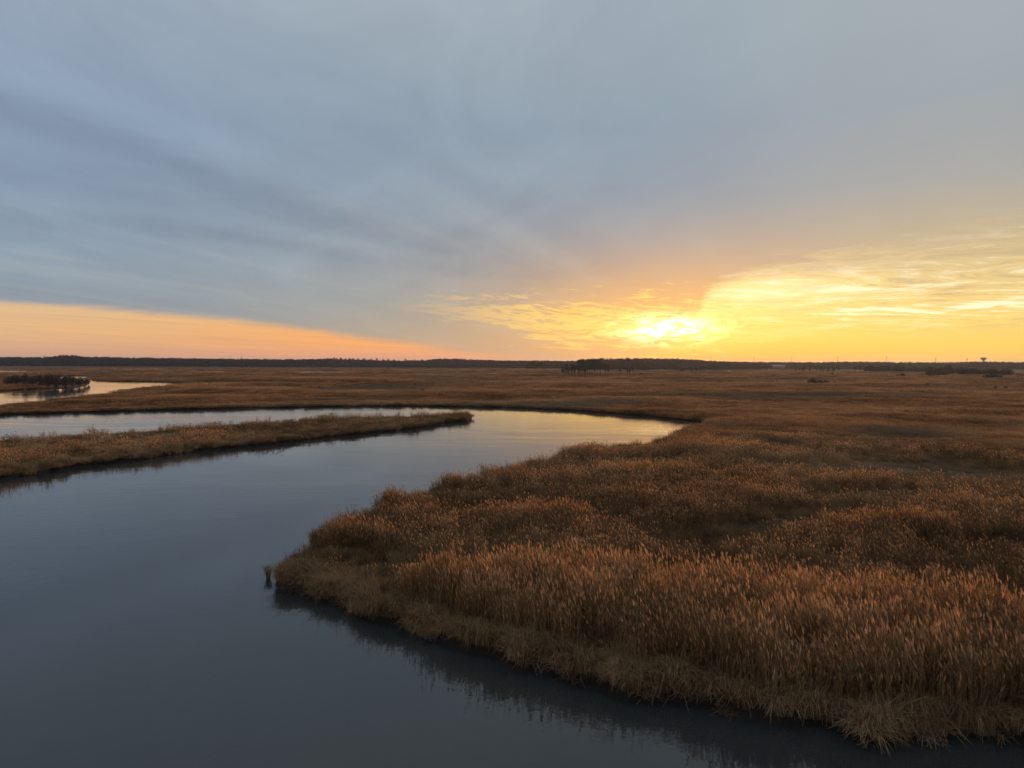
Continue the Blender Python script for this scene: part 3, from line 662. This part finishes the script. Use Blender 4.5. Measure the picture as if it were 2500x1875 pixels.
def hedge(name, x0, x1, ybase, hpx, label, mat, n, cat='hedge', depth=14, jag=.25, group=None):
    a = G(x0, ybase, .45); b_ = G(x1, ybase, .45); cx, cy = (a[0] + b_[0]) / 2, (a[1] + b_[1]) / 2; d = math.hypot(cx, cy); Wd = math.hypot(a[0] - b_[0], a[1] - b_[1]); h = hpx * 1.25 / FPX * d
    r = random.Random(int(x0)); k = max(2, int(Wd / (h * .55))); ell = []
    for i in range(k):
        hh = h * r.uniform(1 - jag, 1 + jag * .3); ell.append((-Wd / 2 + Wd * (i + .5) / k, r.uniform(-3, 3), hh * .5, Wd / k * .75, depth / 2, hh * .55))
    o = empty(name, (cx, cy, .42), label=label, cat=cat, group=group); o.rotation_euler.z = math.atan2(b_[1] - a[1], b_[0] - a[0])
    meshobj('crown', foliage(int(x0), ell, n, max(.35, h * .09), mat, 'crown'), o)
    b = Buf()
    for e in ell: tube(b, [np.array([e[0], e[1], -.3]), np.array([e[0] + .1, e[1], h * .3]), np.array([e[0], e[1], h * .6])], [.25, .18, .08], 4)
    meshobj('trunk', b.mesh('trunk', [M_bark]), o, kind='stuff'); return o
hedge('evergreen_belt', 2111, 2165, 909.5, 13, 'dark evergreen belt, left one of two square blocks', M_ever, 1600)
hedge('evergreen_belt', 2169, 2207, 909.5, 12.5, 'dark evergreen belt, right one of two square blocks', M_ever, 1300)
hedge('evergreen_belt', 2213, 2266, 910.5, 9.5, 'low dark evergreen belt between the square blocks and the grey thicket', M_ever, 1300)
hedge('grey_thicket', 2262, 2304, 918, 15, 'rounded grey-brown leafless thicket right of the evergreen belts', M_scrub, 1500, 'thicket')
hedge('grey_thicket', 2330, 2345, 914, 13, 'small grey leafless thicket right of the tall evergreen', M_scrub, 700, 'thicket')
hedge('evergreen_belt', 2340, 2466, 917, 11.5, 'long dark evergreen hedge near the right edge', M_ever, 3000)
hedge('evergreen_belt', 2408, 2435, 925.5, 9, 'short dark hedge standing before the long one near the right edge', M_ever, 1000)
hedge('evergreen_belt', 1283, 1332, 902, 16, 'rounded dark evergreens before the woods left of the nearest grove', M_ever, 1600)
hedge('grassy_mound', 2265, 2312, 946, 6.5, 'low olive grassy mound on the right-hand marsh', M_mat, 900, 'mound')
bush(2316, 917, 22, 22, 'tall dark evergreen rising between the grey thickets on the right', name='evergreen_tree', cat='tree')
bush(2300, 917, 14, 12, 'broad dark shrub at the left foot of the tall evergreen', name='evergreen_bush')
for i, (x, y, wp, hp) in enumerate([(175, 893.8, 6, 4.5), (548, 896.8, 5, 5), (592, 897.3, 12, 3), (603, 896.8, 4, 4.5), (615, 896.8, 6, 5), (693, 897.3, 6, 3.5)]):
    bush(x, y, wp, hp, 'dark bush in front of the left woods, %s from the left' % ORD[i], 'bushes at the foot of the left woods')
# shrubs of the islet
scr_me = [foliage(500 + s, [(0, 0, .5, .5, .5, .5)], 420, .06, M_scrub, 'crown') for s in range(3)]
isl = [(20, 941, 24, 14), (40, 941, 26, 17), (62, 943, 22, 20), (78, 944, 20, 16), (100, 945, 26, 20), (118, 946, 26, 22), (138, 946, 26, 21), (158, 945, 26, 18), (176, 943, 26, 17), (194, 942, 24, 15), (208, 939, 18, 12), (216, 937.5, 10, 8), (52, 937, 26, 13), (128, 940, 30, 17), (165, 938, 30, 14), (90, 938, 26, 14)]
for i, (x, y, wp, hp) in enumerate(isl):
    bush(x, y, wp, hp * 1.3, 'dark leafless shrub on the left islet, %s from the left' % ORD[sorted(isl).index((x, y, wp, hp))], 'shrubs crowding the left islet', 'shrub', scr_me[i % 3], 'shrub')
for i, (x, y, hp, wd) in enumerate([(30, 936, 20, 1.2), (63, 941, 31, 1.3), (72, 940, 22, 1.4), (109, 942, 22, 1.4), (115, 942, 33, 1.3), (133, 943, 24, 1.5), (192, 938, 18, 1.3)]):
    place_tree(i % 5, x, y, hp * .72, 'bare twiggy tree above the shrubs of the left islet, %s from the left' % ORD[i], 'bare trees on the left islet', wide=wd)

# woods far away, one mass
def joined_tree(i):
    T, C = TREES[i]; n1 = len(T.vertices); v = [tuple(a.co) for a in T.vertices] + [tuple(a.co) for a in C.vertices]
    f = [tuple(p.vertices) for p in T.polygons] + [tuple(q + n1 for q in p.vertices) for p in C.polygons]
    return mesh_np('woodland_tree', v, f, [M_wood])
woodP = [proto(joined_tree(i)) for i in range(5)]
fol = foliage(600, [(0, 0, 6, 4.5, 4.5, 6), (1.5, 0, 10, 3.5, 3.5, 4.5), (-1.5, 1, 8, 3.5, 3.5, 5)], 420, .8, M_wood, 'woodland_crown')
fol2 = foliage(601, [(0, 0, 5, 5, 5, 5), (0, 0, 11, 4, 4, 4)], 420, .8, M_wood, 'woodland_crown')
woodP += [proto(fol), proto(fol2)]
top_line = [(-600, 872), (0, 873), (100, 873.5), (140, 871), (155, 868.5), (183, 869), (200, 871.5), (300, 873.5), (420, 874.5), (560, 876), (690, 877), (770, 876.5), (800, 875), (830, 876.5), (980, 880), (1040, 878.5), (1062, 875.5), (1110, 875.5), (1150, 877.5), (1220, 879), (1340, 880.5), (1420, 881), (1700, 882), (1840, 883.5), (1980, 884), (2100, 883), (2160, 884), (2300, 885), (2400, 883.5), (2500, 885), (3100, 888)]
tx, ty = zip(*top_line)
def woods(name, x0, x1, base, tops, rows, depth, step, label):
    P = []; S = []; I = []
    xs_ = np.arange(x0, x1, step)
    for j in range(rows):
        for x in xs_:
            xx = x + random.uniform(-step, step) * .7; yb = np.interp(xx, base[0], base[1])
            gx, gy = G(xx, yb, .45); d = math.hypot(gx, gy); f = 1 + depth * j / d + random.uniform(0, depth) / d; gx *= f; gy *= f; d *= f
            h = CAMH + (horizon(xx) - np.interp(xx, tops[0], tops[1])) / FPX * d
            front = j == 0; h *= random.uniform(.8, 1.02) if not front else random.uniform(.5, .9)
            i = random.randrange(7) if j else random.choice((0, 1, 2, 3, 4, 5, 6, 5, 6)); P.append((gx, gy, .4)); s = h / 15.5; S.append((s * 1.35, s * 1.35, s)); I.append(i)
    n = len(P); scatter(name, woodP, P, np.stack([np.zeros(n), np.zeros(n), rng.uniform(0, 6, n)], 1), S, I, label=label, cat='woods'); print(name, n)
woods('distant_woods', -300, 1420, ([-600, 0, 1100, 1420], [892, 893.3, 898.2, 899.5]), (tx, ty), 7, 25, 4.0, 'long dark band of leafless woods along the left and middle horizon')
woods('distant_woods', 1300, 2900, ([1300, 2500, 2900], [899.5, 902.5, 904]), (tx, ty), 7, 30, 4.0, 'dim leafless woods along the right horizon')
woodA = woodP; M_flare_wood = simple('flare_tinted_woodland', (.085, .045, .038), .9, .3, .02)  # red copy of woodland: the sun's flare over these trees put into their colour
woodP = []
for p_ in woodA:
    m2 = p_.data.copy(); m2.materials[0] = M_flare_wood; woodP.append(proto(m2))
woods('near_woods', 1412, 1860, ([1412, 1600, 1700, 1860], [905.5, 904, 903, 902.5]), ([1400, 1415, 1440, 1480, 1560, 1640, 1690, 1720, 1780, 1860], [885, 877, 875.5, 874.5, 874.2, 875, 877, 880, 882.5, 885]), 6, 18, 4.5, 'leafless woods below the sun, colour reddened for its flare, behind the nearest grove')
# spiky crowns standing above the woods between 830 and 1010
for i, x in enumerate([815, 822, 832, 845, 853, 862, 874, 888, 893, 906, 920, 935, 948, 962, 975, 990, 1012, 1030]):
    place_tree(i % 5, x, 897.0, 897.0 - np.interp(x, tx, ty) + random.uniform(1.5, 4.0), 'bare crown rising above the woods left of the white houses, %s from the left' % ORD[i], 'tall crowns above the middle woods', wide=1.1)

# ------------------------------------------------------------------ buildings, poles, water tower
M_white = simple('white_paint', (.75, .75, .76), .7, .05); M_red = simple('red_boards', (.28, .07, .05), .8, .15); M_roof = simple('metal_roof', (.26, .20, .23), .8, .1)
M_dark = simple('dark_glass', (.03, .035, .045), .3, .1); M_shingle = simple('grey_shingle', (.2, .19, .2), .8, .1); M_steel = simple('weathered_pole', (.10, .08, .07), .8, .1); M_tank = simple('tank_paint', (.62, .55, .56), .5, .05)
def box(b, x0, x1, y0, y1, z0, z1):
    o = len(b.v); b.v += [np.array(p, float) for p in ((x0, y0, z0), (x1, y0, z0), (x1, y1, z0), (x0, y1, z0), (x0, y0, z1), (x1, y0, z1), (x1, y1, z1), (x0, y1, z1))]
    for f in ((0, 3, 2, 1), (4, 5, 6, 7), (0, 1, 5, 4), (1, 2, 6, 5), (2, 3, 7, 6), (3, 0, 4, 7)): b.f.append(tuple(q + o for q in f)); b.m.append(0)
def building(name, x, ybase, wpx, hpx, wallm, roofm, label, cat, nwin=4, along=True, dist=None, rot=0.0):
    gx, gy = G(x, ybase, .45); d = math.hypot(gx, gy); W = wpx / FPX * d; H = hpx / FPX * d; Dp = W * .45
    o = empty(name, (gx, gy, .4), label=label, cat=cat); o.rotation_euler.z = rot - math.atan2(gx, gy)
    hw = H * .6; b = Buf(); box(b, -W / 2, W / 2, -Dp / 2, Dp / 2, 0, hw)
    meshobj('wall', b.mesh('wall', [wallm]), o)
    b = Buf(); e = .4
    for s in (1, -1):
        v = [np.array(p, float) for p in ((-W / 2 - e, s * (Dp / 2 + e), hw - .15), (W / 2 + e, s * (Dp / 2 + e), hw - .15), (W / 2 + e, 0, H), (-W / 2 - e, 0, H))]
        o_ = len(b.v); b.v += v + [p + np.array([0, 0, .25]) for p in v]
        for f in ((0, 1, 2, 3), (4, 5, 6, 7), (0, 1, 5, 4), (1, 2, 6, 5), (2, 3, 7, 6), (3, 0, 4, 7)): b.f.append(tuple(q + o_ for q in f)); b.m.append(0)
    meshobj('roof', b.mesh('roof', [roofm]), o)
    for s in (-1, 1):
        b = Buf(); xx = s * (W / 2 - .15)
        b.v += [np.array(p, float) for p in ((xx - .1, -Dp / 2, hw), (xx - .1, Dp / 2, hw), (xx - .1, 0, H - .1), (xx + .1, -Dp / 2, hw), (xx + .1, Dp / 2, hw), (xx + .1, 0, H - .1))]
        b.f += [(0, 1, 2, 2), (3, 4, 5, 5), (0, 1, 4, 3), (1, 2, 5, 4), (2, 0, 3, 5)]; b.m += [0] * 5
        gm = bpy.data.meshes.new('gable'); gm.from_pydata([tuple(v) for v in b.v], [], [(0, 1, 2), (3, 5, 4), (0, 3, 4, 1), (1, 4, 5, 2), (2, 5, 3, 0)]); gm.materials.append(wallm)
        meshobj('gable', gm, o)
    b = Buf(); box(b, -.7, .7, -.05, .05, 0, 1.3); wm = b.mesh('window', [M_dark])
    for i in range(nwin): meshobj('window', wm, o, (-W / 2 + W * (i + .5) / nwin, -Dp / 2 - .04, hw * .4))
    return o
building('barn', 1901, 902, 27, 10.5, M_red, M_roof, 'red barn with a pale pinkish metal roof among the trees right of the sun', 'barn', 5)
building('house', 1890.5, 901, 6, 6.5, M_white, M_roof, 'small white gabled shed at the left end of the red barn', 'shed', 1)
building('house', 985, 894.5, 9, 7, M_white, M_shingle, 'white house on the edge of the middle woods, tallest of its cluster', 'house', 3)
building('house', 996, 895.5, 10, 5, M_white, M_shingle, 'low pale house right of the tallest white house', 'house', 3)
building('house', 966, 896, 11, 4.5, M_shingle, M_shingle, 'dim grey house left of the white house in the middle woods', 'house', 3)
building('house', 1103, 896, 10, 3.6, M_shingle, M_white, 'long low building with a pale roof at the foot of the middle woods', 'house', 4)
building('house', 1780, 907.5, 4, 2.5, M_white, M_white, 'tiny white shed below the tree row left of the red barn', 'shed', 1)
building('house', 2160, 894, 5, 5.5, M_white, M_white, 'tiny white house high in the woods above the evergreen belts', 'house', 1)
for i, (x, yt) in enumerate([(106, 869.5), (589.5, 871.5), (1735.6, 871), (1840.5, 871.5), (1933, 872), (2045, 871.8), (2165, 872), (2284.5, 875.5), (2361, 877)]):
    d = 2300.0; a = math.radians(ang(x, 880)[0]); h = CAMH + (horizon(x) - yt) / FPX * d
    o = empty('transmission_pole', (d * math.sin(a), d * math.cos(a), .4), label='thin transmission pole on the horizon, %s from the left' % ORD[i], cat='pole', group='poles along the horizon'); o.rotation_euler.z = -a + .6
    b = Buf(); tube(b, [np.array([0, 0, -1.]), np.array([0, 0, h * .5]), np.array([0, 0, h])], [.55, .45, .3], 6); meshobj('pole', b.mesh('pole', [M_steel]), o)
    b = Buf(); box(b, -3, 3, -.2, .2, -.2, .2); am = b.mesh('cross_arm', [M_steel])
    for q in (.96, .88): meshobj('cross_arm', am, o, (0, 0, h * q))
def lathe(b, prof, k=28):
    o = len(b.v)
    for r_, z in prof:
        for j in range(k): b.v.append(np.array([r_ * math.cos(math.tau * j / k), r_ * math.sin(math.tau * j / k), z]))
    for i in range(len(prof) - 1):
        for j in range(k): b.f.append((o + i * k + j, o + i * k + (j + 1) % k, o + (i + 1) * k + (j + 1) % k, o + (i + 1) * k + j)); b.m.append(0)
d = 2600.0; a = math.radians(ang(2401, 880)[0]); Ht = CAMH + (horizon(2401) - 875.3) / FPX * d
wt = empty('water_tower', (d * math.sin(a), d * math.cos(a), .4), label='pale bowl-topped water tower rising above the woods at the far right', cat='water tower')
b = Buf(); lathe(b, [(2.8, -1), (2.2, 4), (1.9, Ht * .5), (2.2, Ht - 12), (3.2, Ht - 9)], 20); meshobj('pedestal', b.mesh('pedestal', [M_tank]), wt)
b = Buf(); lathe(b, [(3.0, Ht - 9.3), (5.5, Ht - 7.6), (7.6, Ht - 5.2), (8.3, Ht - 3.4), (7.8, Ht - 1.8), (5.2, Ht - .6), (2, Ht - .1), (.01, Ht)], 28); meshobj('tank', b.mesh('tank', [M_tank]), wt)
b = Buf(); lathe(b, [(8.5, Ht - 3.9), (9.0, Ht - 3.9), (9.0, Ht - 3.0), (8.5, Ht - 3.0)], 28); meshobj('walkway', b.mesh('walkway', [M_steel]), wt)

# ------------------------------------------------------------------ haze
hv = [(-9500, -9500, -2), (9500, -9500, -2), (9500, 9500, -2), (-9500, 9500, -2), (-9500, -9500, 60), (9500, -9500, 60), (9500, 9500, 60), (-9500, 9500, 60)]
mh, t = new_mat('haze'); vp = t.nodes.new('ShaderNodeVolumePrincipled'); vp.inputs['Color'].default_value = (.80, .86, 1.0, 1); vp.inputs['Density'].default_value = .000055; vp.inputs['Anisotropy'].default_value = .5
o_ = t.nodes.new('ShaderNodeOutputMaterial'); t.links.new(vp.outputs[0], o_.inputs['Volume'])
meshobj('haze', mesh_np('haze', hv, [(0, 3, 2, 1), (4, 5, 6, 7), (0, 1, 5, 4), (1, 2, 6, 5), (2, 3, 7, 6), (3, 0, 4, 7)], [mh]), kind='stuff', label='thin evening haze over the marsh')
